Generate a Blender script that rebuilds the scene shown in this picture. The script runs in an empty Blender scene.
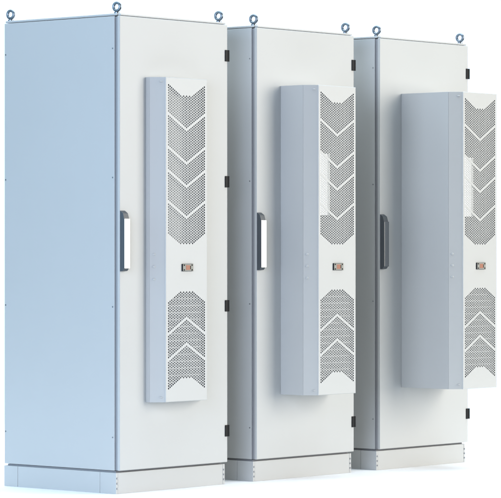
import bpy, bmesh, math
from mathutils import Vector, Matrix

S = bpy.context.scene
COL = S.collection
PI = math.pi

# ------------------------------------------------------------------ sizes (metres)
GZ = 0.1024              # height of the body's underside above the floor (the plinth)
W, D, H = 0.717, 0.720, 2.0
CAB_X = (0.0, 0.9221, 1.8406)
UZ0, UZ1 = 0.2955 + GZ, 1.736 + GZ          # cooling unit, bottom and top
UXL, UXR = 0.2144, 0.4910                   # front panel of the unit, relative to its cabinet
CHX, CHY = 0.0466, 0.0544                   # slanted cheek of the unit's cover

# ------------------------------------------------------------------ materials
def mat(name, col, rough=0.5, metal=0.0, bump=0.0, scale=400.0, var=0.0, coat=0.0, spec=0.5):
    m = bpy.data.materials.new(name); m.use_nodes = True
    nt = m.node_tree; b = nt.nodes['Principled BSDF']
    b.inputs['Base Color'].default_value = (*col, 1)
    b.inputs['Roughness'].default_value = rough
    b.inputs['Metallic'].default_value = metal
    b.inputs['Specular IOR Level'].default_value = spec
    b.inputs['Coat Weight'].default_value = coat
    tc = nt.nodes.new('ShaderNodeTexCoord')
    if bump:
        n = nt.nodes.new('ShaderNodeTexNoise'); n.inputs['Scale'].default_value = scale
        n.inputs['Detail'].default_value = 3
        bp = nt.nodes.new('ShaderNodeBump'); bp.inputs['Strength'].default_value = bump
        bp.inputs['Distance'].default_value = 0.0006
        nt.links.new(tc.outputs['Object'], n.inputs['Vector'])
        nt.links.new(n.outputs['Fac'], bp.inputs['Height'])
        nt.links.new(bp.outputs['Normal'], b.inputs['Normal'])
    if var:
        n2 = nt.nodes.new('ShaderNodeTexNoise'); n2.inputs['Scale'].default_value = 2.3
        n2.inputs['Detail'].default_value = 5
        cr = nt.nodes.new('ShaderNodeValToRGB')
        cr.color_ramp.elements[0].position = .3; cr.color_ramp.elements[1].position = .7
        cr.color_ramp.elements[0].color = (*[c * (1 - var) for c in col], 1)
        cr.color_ramp.elements[1].color = (*[min(1, c * (1 + var)) for c in col], 1)
        nt.links.new(tc.outputs['Object'], n2.inputs['Vector'])
        nt.links.new(n2.outputs['Fac'], cr.inputs['Fac'])
        nt.links.new(cr.outputs['Color'], b.inputs['Base Color'])
    return m

PAINT = mat('light_grey_powder_coat', (.43, .432, .422), .42, bump=.10, scale=900, var=.012)
WHITE = mat('white_powder_coat', (.442, .445, .434), .40, bump=.08, scale=900, var=.01)
GROOVE_SHADE = mat('groove_shade_grey', (.23, .23, .24), .7)  # darker than the paint, stands in for shade in grooves and plinth gap
BLACK = mat('black_hinge_plastic', (.011, .0115, .012), .5, bump=.2, scale=700, spec=.12)
GRIP = mat('dark_grey_handle', (.058, .066, .074), .42, bump=.1, scale=600)
CHROME = mat('polished_dark_plate', (.26, .265, .27), .10, metal=1.0)
ZINC = mat('galvanised_steel', (.19, .215, .24), .32, metal=1.0, bump=.25, scale=180)
SCREW = mat('screw_steel', (.28, .29, .31), .35, metal=.9)
INNER = mat('reflection_sheet_grey', (.34, .345, .34), .55, metal=0.0, bump=.1)  # for the sheet added behind the shallow unit's grille
FIN = mat('aluminium_fin_pack', (.33, .33, .325), .5)
TUBE = mat('tube_aluminium', (.55, .55, .55), .4, metal=.4)
DUCT = mat('white_fan_duct_plastic', (.95, .95, .94), .5)
PLATE = mat('controller_face_grey', (.25, .245, .215), .5, bump=.1)
SALMON = mat('controller_display_salmon', (.31, .115, .065), .5)
FLOOR = mat('white_studio_floor', (.95, .95, .95), .8, var=.004, bump=.05, scale=40)

# ------------------------------------------------------------------ mesh helpers
class MB:
    """collects shapes for ONE mesh object; each shape can carry its own material slot"""
    def __init__(self): self.bm = bmesh.new()
    def _merge(self, b, mi):
        for f in b.faces: f.material_index = mi
        me = bpy.data.meshes.new('t'); b.to_mesh(me); b.free()
        self.bm.from_mesh(me); bpy.data.meshes.remove(me)
    def box(self, x0, x1, y0, y1, z0, z1, bev=0.0, seg=2, mi=0):
        b = bmesh.new(); bmesh.ops.create_cube(b, size=1)
        for v in b.verts:
            v.co = Vector(((x0+x1)/2+v.co.x*(x1-x0), (y0+y1)/2+v.co.y*(y1-y0), (z0+z1)/2+v.co.z*(z1-z0)))
        if bev: bmesh.ops.bevel(b, geom=b.edges[:], offset=bev, segments=seg, profile=.5, affect='EDGES')
        self._merge(b, mi)
    def poly(self, pts, off, bev=0.0, seg=2, mi=0):
        """planar outline pts swept by the vector off"""
        b = bmesh.new(); off = Vector(off)
        a = [b.verts.new(p) for p in pts]; c = [b.verts.new(Vector(p)+off) for p in pts]
        b.faces.new(a); b.faces.new(c[::-1]); n = len(pts)
        for i in range(n): b.faces.new((a[i], c[i], c[(i+1) % n], a[(i+1) % n]))
        bmesh.ops.recalc_face_normals(b, faces=b.faces)
        if bev: bmesh.ops.bevel(b, geom=b.edges[:], offset=bev, segments=seg, profile=.5, affect='EDGES')
        self._merge(b, mi)
    def cyl(self, c, axis, r, h, n=20, r2=None, bev=0.0, mi=0):
        b = bmesh.new()
        bmesh.ops.create_cone(b, cap_ends=True, segments=n, radius1=r, radius2=r if r2 is None else r2, depth=h)
        if bev: bmesh.ops.bevel(b, geom=[e for e in b.edges if len(e.link_faces) == 2 and e.calc_face_angle(0) > 1], offset=bev, segments=2, affect='EDGES')
        M = Matrix.Translation(c) @ Vector((0, 0, 1)).rotation_difference(Vector(axis)).to_matrix().to_4x4()
        b.transform(M); self._merge(b, mi)
    def torus(self, c, axis, R, r, n=40, m=14, mi=0, stretch=1.0):
        b = bmesh.new(); vs = []
        for i in range(n):
            a = 2*PI*i/n; ring = []
            for j in range(m):
                t = 2*PI*j/m
                ring.append(b.verts.new(((R+r*math.cos(t))*math.cos(a), (R+r*math.cos(t))*math.sin(a)*stretch, r*math.sin(t)*1.05)))
            vs.append(ring)
        for i in range(n):
            for j in range(m):
                b.faces.new((vs[i][j], vs[(i+1) % n][j], vs[(i+1) % n][(j+1) % m], vs[i][(j+1) % m]))
        M = Matrix.Translation(c) @ Vector((0, 0, 1)).rotation_difference(Vector(axis)).to_matrix().to_4x4()
        b.transform(M); self._merge(b, mi)
    def quad(self, *p, mi=0):
        f = self.bm.faces.new([self.bm.verts.new(q) for q in p]); f.material_index = mi
    def build(self, name, mats, parent=None, smooth=True, loc=(0, 0, 0)):
        me = bpy.data.meshes.new(name); self.bm.to_mesh(me); self.bm.free()
        for m in (mats if isinstance(mats, (list, tuple)) else [mats]): me.materials.append(m)
        if smooth:
            me.polygons.foreach_set('use_smooth', [True]*len(me.polygons))
            me.set_sharp_from_angle(angle=math.radians(32))
        o = bpy.data.objects.new(name, me); COL.objects.link(o)
        o.location = loc
        if parent: o.parent = parent
        if smooth:                          # keeps flat sheet metal flat between its rounded edges
            wn = o.modifiers.new('weighted_normal', 'WEIGHTED_NORMAL'); wn.keep_sharp = True; wn.weight = 90
        return o

def thing(name, label, cat, loc, group):
    o = bpy.data.objects.new(name, None); COL.objects.link(o)
    o.empty_display_size = .1; o.location = loc
    o['label'] = label; o['category'] = cat; o['group'] = group
    return o

def copy_tree(o, parent=None):
    c = o.copy(); COL.objects.link(c)
    if parent: c.parent = parent
    for ch in list(o.children): copy_tree(ch, c)
    return c

def rel(child, parent):                     # sub-part modelled in the thing's coordinates
    child.parent = parent
    child.location = child.location - parent.location
    return child

# ------------------------------------------------------------------ floor
f = MB(); f.quad((-1.3, -1.8, 0), (6.0, -1.8, 0), (6.0, 4.5, 0), (-1.3, 4.5, 0))
fl = f.build('floor', FLOOR, smooth=False); fl['kind'] = 'structure'

# ------------------------------------------------------------------ the enclosure
def make_cabinet(label):
    t = thing('cabinet', label, 'cabinet', (0, 0, 0), 'electrical cabinets in the row')
    z0, z1 = GZ, GZ + H
    ROOF = 0.0115
    # carcass, set back behind panels and door so that real grooves show
    m = MB()
    m.box(.0070, W-.0070, .0312, D-.006, z0+.001, z1-.003, .001)
    m.build('frame', PAINT, t)
    g = MB()                                        # strip between door and carcass, its darker grey imitates the groove's shade
    g.box(.0052, W-.0052, .0158, .0310, z0+.001, z1-.003)
    g.build('groove_strip', GROOVE_SHADE, t)
    for x0, x1, s in ((0.0, .0040, -1), (W-.0040, W, 1)):
        p = MB(); p.box(x0, x1, .0315, D, z0, z1-.001, .0016, 3)
        po = p.build('side_panel', PAINT, t)
        for yy in (.043, D-.008 if s < 0 else D-.012):
            for zz in (z0+.146, z0+.720, z0+1.289, z0+1.857):
                c = MB(); c.cyl((-.0004 if s < 0 else W+.0004, yy, zz), (s, 0, 0), .0034, .0012, 12)
                rel(c.build('screw', SCREW), po)
    p = MB(); p.box(.012, W-.012, D-.0055, D-.0005, z0+.004, z1-.004, .0015); p.build('rear_panel', PAINT, t)
    # roof: shallow sheet lid with rounded corners, a narrow shadow line under its edge
    r = MB()
    r.box(.003, W-.003, .020, D-.003, z1+.0012, z1+ROOF, .003, 3)
    r.box(.010, W-.010, .003, .0195, z1+.0012, z1+ROOF-.002, .002, 2)     # rain lip over the door
    r.build('roof', PAINT, t)
    # door
    d = MB(); d.box(0, W, 0, .0157, z0+.0005, z1-.0005, .0032, 3)
    do = d.build('door', PAINT, t)
    # swing handle: trapezoid housing and polished grip plate, leaning a little to the hinge-free side
    hz0, hz1 = 0.880 - .004 + GZ, 1.144 + GZ
    h = MB()
    prof = [(0.0005, 0.0, hz0), (0.0005, -.016, hz0+.002), (0.0005, -.0245, hz0+.012), (.0005, -.0255, hz1-.034), (.0005, -.0185, hz1-.012), (.0005, 0.0, hz1)]
    h.poly(prof, (.0325, 0, 0), .0016, 2)
    rel(h.build('handle', GRIP), do)
    gp = MB()
    gp.poly([(.0012, -.0252, hz0+.0135), (.0322, -.0252, hz0+.0135), (.0322, -.0252, hz1-.0365), (.0012, -.0252, hz1-.0365)], (0, -.0022, 0), .0008, 2)
    # tilt of the plate about its left edge
    for v in gp.bm.verts:
        k = (v.co.x-.0012)/.031
        v.co.y -= k*.0040
    rel(gp.build('handle_plate', CHROME), do)
    # hinges on the right edge
    for zc in HINGES:
        k = MB()
        k.box(W-.018, W-.0015, -.0045, .004, zc-.026, zc+.026, .0015)
        k.cyl((W+.004, .0015, zc), (0, 0, 1), .0078, .052, 20, bev=.0008)
        k.box(W-.002, W+.007, .003, .015, zc-.0255, zc+.0255, .001)
        for s in (-.0085, .0085): k.cyl((W+.004, .0015, zc+s), (0, 0, 1), .0083, .0012, 20)
        rel(k.build('hinge', BLACK), do)
    # plinth
    px0, px1, py0, py1, pz1 = -.0035, W+.0035, .020, .7185, GZ-.009
    pl = MB()
    pl.box(px0+.012, px1-.012, py0+.012, py1-.012, .004, GZ-.002)         # recessed carrier, shade of the gap put into its darker grey
    po = pl.build('plinth', GROOVE_SHADE, t)
    CF, CB = .098, .088
    # front and rear covers
    for a, b in ((py0, py0+.0115), (py1-.0115, py1)):
        q = MB(); q.box(px0+.0135, px1-.0135, a, b, .0, pz1, .0015)
        rel(q.build('plinth_cover', PAINT), po)
    for xa, xb in ((px0, px0+.0115), (px1-.0115, px1)):
        q = MB(); q.box(xa, xb, py0+CF, py1-CB, 0, pz1, .0012)
        rel(q.build('plinth_cover', PAINT), po)
        for ya, yb in ((py0, py0+CF-.0011), (py1-CB+.0020, py1)):
            q = MB()
            q.box(xa, xb, ya, yb, 0, pz1, .0016)
            xi = (xa, xa+.0130) if xa < .1 else (xb-.0130, xb)
            if ya < .1: q.box(xi[0]+.0002, xi[1], ya-.0004, ya+.01, 0.0002, pz1-.0002, .0012)
            rel(q.build('corner_piece', PAINT), po)
    for xs in (.0045, W-.0045):
        for k in range(3):
            c = MB(); c.cyl((xs, py0-.0018, .0235+k*.0222), (0, -1, 0), .0042, .003, 14, bev=.0006)
            rel(c.build('screw', SCREW), po)
    # eye bolts
    for bx, by in ((.020, .036), (W-.020, .036), (.020, D-.020), (W-.020, D-.020)):
        e = MB(); zt = z1+ROOF-.0005
        e.cyl((bx, by, zt+.003), (0, 0, 1), .0125, .006, 24, bev=.001)
        e.cyl((bx, by, zt+.0085), (0, 0, 1), .0095, .008, 20, r2=.0075)
        e.torus((bx, by, zt+.0302), (1, .12, 0), .0176, .0065, stretch=1.0)
        e.build('eye_bolt', ZINC, t)
    return t

HINGES = [GZ + z for z in (1.858, 1.282, .715, .144)]

# ------------------------------------------------------------------ the cooling units
A = .00992; P = .01150; NC = 25; HR = .0043; TH = .0011
def hole_rows(i):
    k = abs(i-12); q = max(0, k-4)/2; out = []
    for n in range(0, 260):
        y = n/2
        if (n % 2) != (k % 2): continue
        up = 7-q <= y <= 64-q and all(abs(y-(c-k/2)) > .1 for c in (20, 33, 42, 54))
        lo = 83+q <= y <= 116+q and all(abs(y-(c+k/2)) > .1 for c in (93, 103))
        if up or lo: out.append(y)
    return out

def make_front_panel():
    """perforated sheet, real holes; x from 0 to the panel's width, z down from the top, y=0 is the outer face"""
    m = MB(); bm = m.bm
    w = UXR-UXL; h = UZ1-UZ0; g0 = w/2-A*NC/2; NS = 10
    def rect(x0, x1, za, zb):
        if zb-za > 1e-6: m.quad((x0, 0, -zb), (x1, 0, -zb), (x1, 0, -za), (x0, 0, -za))
    e = .003
    rect(e, g0, e, h-e); rect(g0+NC*A, w-e, e, h-e)
    for i in range(NC):
        x0, x1 = g0+i*A, g0+(i+1)*A; cx = (x0+x1)/2; cur = e
        for y in hole_rows(i):
            zc = y*P; za, zb = zc-P/2, zc+P/2
            if za > cur+1e-5: rect(x0, x1, cur, za)
            cur = zb
            hx, hz = A/2, P/2
            ri, ro, rb = [], [], []
            for s in range(NS*2):
                a = 2*PI*(s+.0)/(NS*2); c, sn = math.cos(a), math.sin(a)
                if s % 2 == 0 or True:
                    k = min(hx/abs(c) if abs(c) > 1e-9 else 9, hz/abs(sn) if abs(sn) > 1e-9 else 9)
                ro.append((cx+c*k, 0, -zc+sn*k)); ri.append((cx+c*HR, 0, -zc+sn*HR)); rb.append((cx+c*HR, TH, -zc+sn*HR))
            # outer ring: walk round the cell and insert its corners
            ca = math.atan2(hz, hx); corners = {}
            N = NS*2
            vi = [bm.verts.new(p) for p in ri]; vb = [bm.verts.new(p) for p in rb]; vo = [bm.verts.new(p) for p in ro]
            for s in range(N):
                a0, a1 = 2*PI*s/N, 2*PI*(s+1)/N
                mid = None
                for cang, sx, sz in ((ca, 1, 1), (PI-ca, -1, 1), (PI+ca, -1, -1), (2*PI-ca, 1, -1)):
                    if a0+1e-6 < cang < a1-1e-6: mid = bm.verts.new((cx+sx*hx, 0, -zc+sz*hz))
                n = (s+1) % N
                ring = [vi[s], vo[s]] + ([mid] if mid else []) + [vo[n], vi[n]]
                bm.faces.new(ring)
                bm.faces.new((vi[n], vb[n], vb[s], vi[s]))
        rect(x0, x1, cur, h-e)
    # rounded rim of the sheet: outline quads stepping back
    def loop(ins, y): return [(ins, y, -h+ins), (w-ins, y, -h+ins), (w-ins, y, -ins), (ins, y, -ins)]
    rims = [loop(e, 0), loop(.0009, .0009), loop(0, .003), loop(0, .0055)]
    for a, b in zip(rims, rims[1:]):
        for i in range(4):
            n = (i+1) % 4; m.quad(b[i], b[n], a[n], a[i])
    return m.build('front_panel', WHITE, None, smooth=False)

def make_unit(cab_x, dep, label, duct, panel):
    x0 = UXL-CHX; x1 = UXR+CHX; h = UZ1-UZ0
    t = thing('cooling_unit', label, 'cooling unit', (cab_x+UXL, 0, UZ0), 'cooling units on the cabinet doors')
    ox, oz = UXL, UZ0
    L, R = x0-ox, x1-ox; w = UXR-UXL; yf = -(dep+CHY)
    # rear casing: four walls of sheet with a rounded outer edge, open to the front
    c = MB(); s = .002
    b0 = -.0005
    c.box(L, L+s, -dep, b0, 0, h, .0008); c.box(R-s, R, -dep, b0, 0, h, .0008)
    c.box(L+s, R-s, -dep, b0, 0.0002, s, 0); c.box(L+s, R-s, -dep, b0, h-s, h-.0002, 0)
    c.build('casing', PAINT, t)
    # cover with slanted cheeks
    v = MB()
    def cheek(xa, xb):
        d = .002 if xb > xa else -.002
        v.poly([(xa, -dep-.0008, 0), (xb, yf+.0045, 0), (xb+d, yf+.006, 0), (xa+d, -dep-.0008, 0)], (0, 0, h), .0006, 2)
    cheek(L, 0); cheek(R, w)
    for za in (0.0003, h-.0023):
        v.poly([(L+.001, -dep-.0008, za), (0.001, yf+.005, za), (w-.001, yf+.005, za), (R-.001, -dep-.0008, za)], (0, 0, .002))
    vo = v.build('cover', PAINT, t)
    # dimples and the little emblem bosses on the left cheek
    n = Vector((-CHY, -CHX, 0)).normalized(); tdir = Vector((CHX, -CHY, 0)).normalized()
    CL = math.hypot(CHX, CHY)
    def boss(fr, z, a, b, hgt=.0034):
        k = MB(); bmesh.ops.create_uvsphere(k.bm, u_segments=20, v_segments=10, radius=1)
        M = Matrix(((tdir.x, 0, n.x, 0), (tdir.y, 0, n.y, 0), (0, 1, 0, 0), (0, 0, 0, 1)))
        pos = Vector((L, -dep, 0))+tdir*CL*fr
        k.bm.transform(Matrix.Translation((pos.x, pos.y, z)) @ M @ Matrix.Diagonal((a, b, hgt, 1)))
        bmesh.ops.recalc_face_normals(k.bm, faces=k.bm.faces)
        return k
    for zz in (.5445, .600, .655): boss(.27, zz, .0075, .0060).build('pressed_dimple', WHITE, vo)
    boss(.70, .022, .0075, .0032).build('emblem_boss', PAINT, vo)
    boss(.70, h-.020, .0075, .0032).build('emblem_boss', PAINT, vo)
    # perforated front
    fp = panel.copy(); COL.objects.link(fp); fp.parent = t; fp.location = (0, yf, h)
    # what is seen through the holes
    k = MB()
    yb = yf+.030
    k.box(.006, w-.006, yb, yb+.004, .04, h-.02)
    for i in range(36):
        xx = .010+i*(w-.020)/35; k.box(xx-.0006, xx+.0006, yb-.009, yb-.0003, .05, h-.03)
    k.build('fin_pack', FIN, t)
    k = MB()                                             # tubes of the heat exchanger behind the lower grille
    for i in range(13):
        k.cyl((w/2, yb-.0125, .085+i*.031), (1, 0, 0), .0032, w-.014, 12)
    k.build('coolant_tubes', TUBE, t)
    if duct:
        q = MB(); y0 = yf+TH+.0004; pts = [(.004, y0+.028), (.004, y0), (.056, y0)]
        for a in range(1, 13):
            an = PI/2*a/12; pts.append((.056+.052*math.sin(an), y0+.026*(1-math.cos(an))))
        pts.append((.108, y0+.028))
        q.poly([(px, py, h-.604) for px, py in pts], (0, 0, .286), .0012, 2)
        q.build('fan_duct', DUCT, t)
    else:
        q = MB(); q.poly([(.008, yf+.012, .70), (.008, yf+.015, .70), (w*.62, yf+.029, .70), (w*.62, yf+.026, .70)], (0, 0, h-.74))  # slanted sheet added to give the bright reflection patch behind the upper grille
        q.build('reflection_sheet', INNER, t)
    # controller
    b = MB(); cxx, cz = w/2+.003, h-.844; bw, bh = .0355, .0165
    b.box(cxx-bw, cxx+bw, yf-.0060, yf+.010, cz-bh, cz+bh, .0010, mi=0)
    b.box(cxx-bw+.0015, cxx+bw-.0015, yf-.0068, yf-.0055, cz-bh+.0015, cz+bh-.0015, .0004, mi=1)
    bo = b.build('controller', [BLACK, PLATE], t)
    e = MB(); e.box(cxx-.015, cxx+.012, yf-.0076, yf-.0064, cz-.0105, cz+.0105, .0003)
    e.build('display', SALMON, bo)
    e = MB(); e.box(cxx+.0135, cxx+.0175, yf-.0078, yf-.0064, cz-.008, cz+.008, .0004)
    e.build('status_bar', BLACK, bo)
    for sx in (-1, 1):
        for sz in (-1, 1):
            e = MB(); e.cyl((cxx+sx*.0260-.0005, yf-.0075, cz+sz*.0105), (0, -1, 0), .0031, .0026, 14)
            e.build('button', BLACK, bo)
    return t

cab = make_cabinet('leftmost tall light grey cabinet, whole blank side in view, shallow cooling unit on its door')
labels = ['middle tall light grey cabinet of the row, with a medium-depth cooling unit on its door',
          'rightmost tall light grey cabinet, its door partly hidden by the deepest cooling unit']
for x, lb in zip(CAB_X[1:], labels):
    c = copy_tree(cab); c.location = (x, 0, 0); c['label'] = lb

panel = make_front_panel()
make_unit(CAB_X[0], .0227, 'shallowest of the three white cooling units, almost flush on the door of the leftmost cabinet', False, panel)
make_unit(CAB_X[1]+.0028, .1367, 'medium-depth white cooling unit with perforated front, mounted on the middle cabinet door', True, panel)
make_unit(CAB_X[2]+.0015, .2881, 'deepest white cooling unit, jutting far out from the rightmost cabinet door', True, panel)
bpy.data.objects.remove(panel)

# ------------------------------------------------------------------ camera
yaw = math.radians(49.1979)
cam = bpy.data.cameras.new('camera'); co = bpy.data.objects.new('camera', cam); COL.objects.link(co)
co.location = (-9.3976, -8.8703, .9746+GZ)
co.rotation_euler = (PI/2, 0, -yaw)
cam.sensor_fit = 'HORIZONTAL'; cam.sensor_width = 36; cam.lens = 2942.23/501*36
cam.clip_start = .1; cam.clip_end = 200
S.camera = co

# ------------------------------------------------------------------ light: a white studio with big softboxes
wd = bpy.data.worlds.new('World'); S.world = wd; wd.use_nodes = True
nt = wd.node_tree; bg = nt.nodes['Background']
tc = nt.nodes.new('ShaderNodeTexCoord')
dt = nt.nodes.new('ShaderNodeVectorMath'); dt.operation = 'DOT_PRODUCT'
dt.inputs[1].default_value = (math.sin(yaw), math.cos(yaw), 0)
mr = nt.nodes.new('ShaderNodeMapRange'); mr.interpolation_type = 'SMOOTHSTEP'
mr.inputs['From Min'].default_value = .66; mr.inputs['From Max'].default_value = .88
mx = nt.nodes.new('ShaderNodeMix'); mx.data_type = 'RGBA'
mx.inputs['A'].default_value = (.05, .06, .07, 1)
mx.inputs['B'].default_value = (1.02, 1.28, 1.7, 1)
nt.links.new(tc.outputs['Generated'], dt.inputs[0])
nt.links.new(dt.outputs['Value'], mr.inputs['Value'])
nt.links.new(mr.outputs['Result'], mx.inputs['Factor'])
nt.links.new(mx.outputs['Result'], bg.inputs['Color'])
bg.inputs['Strength'].default_value = 1.0

def softbox(name, loc, target, sx, sy, radiance, col):
    l = bpy.data.lights.new(name, 'AREA'); l.shape = 'RECTANGLE'; l.size = sx; l.size_y = sy
    l.energy = radiance*PI*sx*sy; l.color = col
    o = bpy.data.objects.new(name, l); COL.objects.link(o); o.location = loc
    d = Vector(target)-Vector(loc)
    o.rotation_euler = d.to_track_quat('-Z', 'Y').to_euler()
    return o
mid = Vector((1.3, 0, 1.1))
az = math.radians(33)
softbox('key_softbox', (mid.x+10*math.sin(az), -10*math.cos(az), 3.3), (1.3, 0, 1.2), 6.8, 6.4, 9.0, (1, .963, .882))
softbox('blue_side_softbox', (-4.6, 1.7, 2.0), (0, .4, 1.1), 3.0, 3.6, 3.8, (.42, .735, 1.0))
softbox('cool_front_softbox', (-4.6, -2.1, 1.9), (.6, -.1, 1.1), 3.0, 3.4, 8.4, (.68, .79, 1.0))
softbox('overhead_softbox', (2.2, 1.4, 4.6), (2.0, 1.0, 0), 6.8, 6.8, 4.3, (.74, .88, 1))

S.view_settings.view_transform = 'Standard'; S.view_settings.look = 'None'
S.view_settings.exposure = .07; S.view_settings.gamma = 1
S.render.engine = 'CYCLES'
S.cycles.max_bounces = 10; S.cycles.diffuse_bounces = 6
